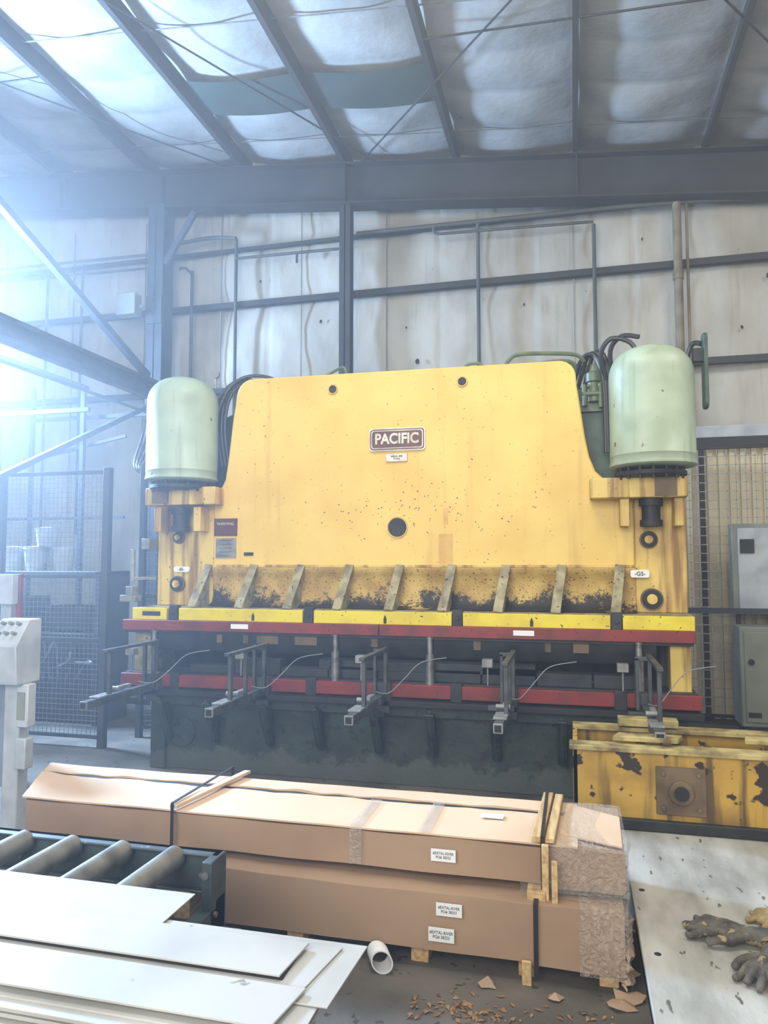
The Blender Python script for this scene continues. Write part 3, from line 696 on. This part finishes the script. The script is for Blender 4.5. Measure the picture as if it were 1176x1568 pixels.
b=B().box(-4.68,-4.52,5.22,5.29,1.25,1.50).box(-4.7,-4.6,5.3,5.4,FL,1.25); b.done('sensor_box','white',e,bevel=.006)
e=empty('workbench')
b=B()
for x,y in ((-6.4,7.4),(-6.1,7.4),(-5.8,7.5),(-6.25,7.62)):
    b.lathe([(.10,1.502),(.13,1.75),(.14,1.75),(.14,1.78),(.02,1.79)],x,y,20)
b.lathe([(.10,1.79),(.13,1.98),(.14,2.0),(.02,2.01)],-5.95,7.4,20)
b.done('buckets','white',e)
B().box(-7,-5.1,7.2,7.8,1.45,1.5).box(-7,-6.95,7.2,7.8,FL,1.5).box(-5.15,-5.1,7.2,7.8,FL,1.5).done('bench','bluesteel',e,bevel=.01)
B().box(-6.9,-6.1,7.25,7.7,FL,1.2).box(-6.0,-5.2,7.3,7.7,FL,.8).cyl((-5.6,7.25,.55),(-5.6,7.3,.55),.2).box(-5.9,-5.3,7.4,7.7,.8,1.1).done('machinery_under_bench','dark',e,bevel=.02)
b=B()
for k in range(5): b.sweep([(-6.6+.3*k,7.15,.1+.1*k),(-6.3+.3*k,7.1,.5),(-6.0+.2*k,7.15,.9-.1*k),(-5.7+.1*k,7.1,.3)],.016,8)
b.done('coiled_cables','armc',e)
# ================================================================ RIGHT CABINETS
e=empty('electrical_cabinet')
B().box(1.62,2.5,8.2,8.55,-.05,.95).done('body','cab',e,bevel=.015)
b=B().box(1.66,2.46,8.185,8.2,.0,.9); b.done('door','cab',e,bevel=.01)
b=B().cyl((1.72,8.17,.6),(1.72,8.19,.6),.03,n=16).box(1.66,1.72,8.25,8.3,FL,-.05).box(2.4,2.46,8.25,8.3,FL,-.05).box(1.68,1.8,8.18,8.19,.05,.1); b.done('fittings','dark',e)
e=empty('electrical_cabinet.001')
B().box(1.68,2.7,8.75,8.93,1.05,2.02).done('body','cab',e,bevel=.01)
B().box(1.74,2.64,8.735,8.75,1.1,1.97).done('door','white',e,bevel=.006)
B().box(1.72,1.76,8.80,8.86,FL,1.05).box(2.6,2.64,8.80,8.86,FL,1.05).box(1.76,1.9,8.72,8.736,1.7,1.85).done('stand','dark',e)
B().box(.98,4.4,8.62,8.66,1.05,1.11).box(1.0,1.05,8.62,8.66,FL,1.05).box(4.3,4.35,8.62,8.66,FL,1.05).done('guard_rail','bluesteel')
# ================================================================ GLARE HAZE (scattering volume added to imitate lens glare at upper left)
m=bpy.data.materials.new('glare_haze'); m.use_nodes=True; nt=m.node_tree; nt.nodes.clear()
vo=nt.nodes.new('ShaderNodeVolumeScatter'); vo.inputs['Density'].default_value=.018; vo.inputs['Anisotropy'].default_value=.6; vo.inputs['Color'].default_value=(.92,.96,1,1)
oo=nt.nodes.new('ShaderNodeOutputMaterial'); nt.links.new(vo.outputs[0],oo.inputs['Volume']); M['air']=m
B().box(-9.3,7.0,-.5,9.6,FL+.001,7.6).done('glare_haze','air',FLO,flat=True)
# ================================================================ LIGHTS
def area(name,loc,tgt,size,en,col=(1,1,1),sy=None):
    l=bpy.data.lights.new(name,'AREA'); l.energy=en; l.size=size; l.color=col
    if sy: l.shape='RECTANGLE'; l.size_y=sy
    o=bpy.data.objects.new(name,l); scene.collection.objects.link(o); o.location=loc
    o.rotation_euler=(Vector(tgt)-Vector(loc)).to_track_quat('-Z','Y').to_euler(); return o
area('bay_door_light',(-1.5,-3.5,3.8),(-1,6,1.8),6,660,(1,.98,.94),4)
area('overhead_fill_1',(-1.2,3.2,6.3),(-1.2,4.4,0),1.6,190,(1,.97,.9))  # both overhead lamps are added fill, no fixtures stand for them
area('overhead_fill_2',(3.5,4.5,6.0),(2,7,1),1.6,130,(1,.97,.9))
area('glare_light_left',(-7.9,7.0,4.4),(-.5,.3,2.6),1.3,2700,(.42,.64,1))  # added lamp just out of frame, makes the haze glow; no window there
w=bpy.data.worlds.new('world'); scene.world=w; w.use_nodes=True
w.node_tree.nodes['Background'].inputs[0].default_value=(.95,.97,1,1); w.node_tree.nodes['Background'].inputs[1].default_value=.85
try:
    scene.view_settings.view_transform='Standard'; scene.view_settings.exposure=0
except Exception: pass
# ================================================================ CAMERA
cam=bpy.data.cameras.new('camera'); o=bpy.data.objects.new('camera',cam); scene.collection.objects.link(o)
o.location=(0,0,1.6); o.rotation_euler=(math.pi/2+math.atan(77/1132),0,math.radians(14.3))
cam.sensor_fit='VERTICAL'; cam.sensor_height=36; cam.lens=36*1132/1568; cam.clip_end=200
scene.camera=o
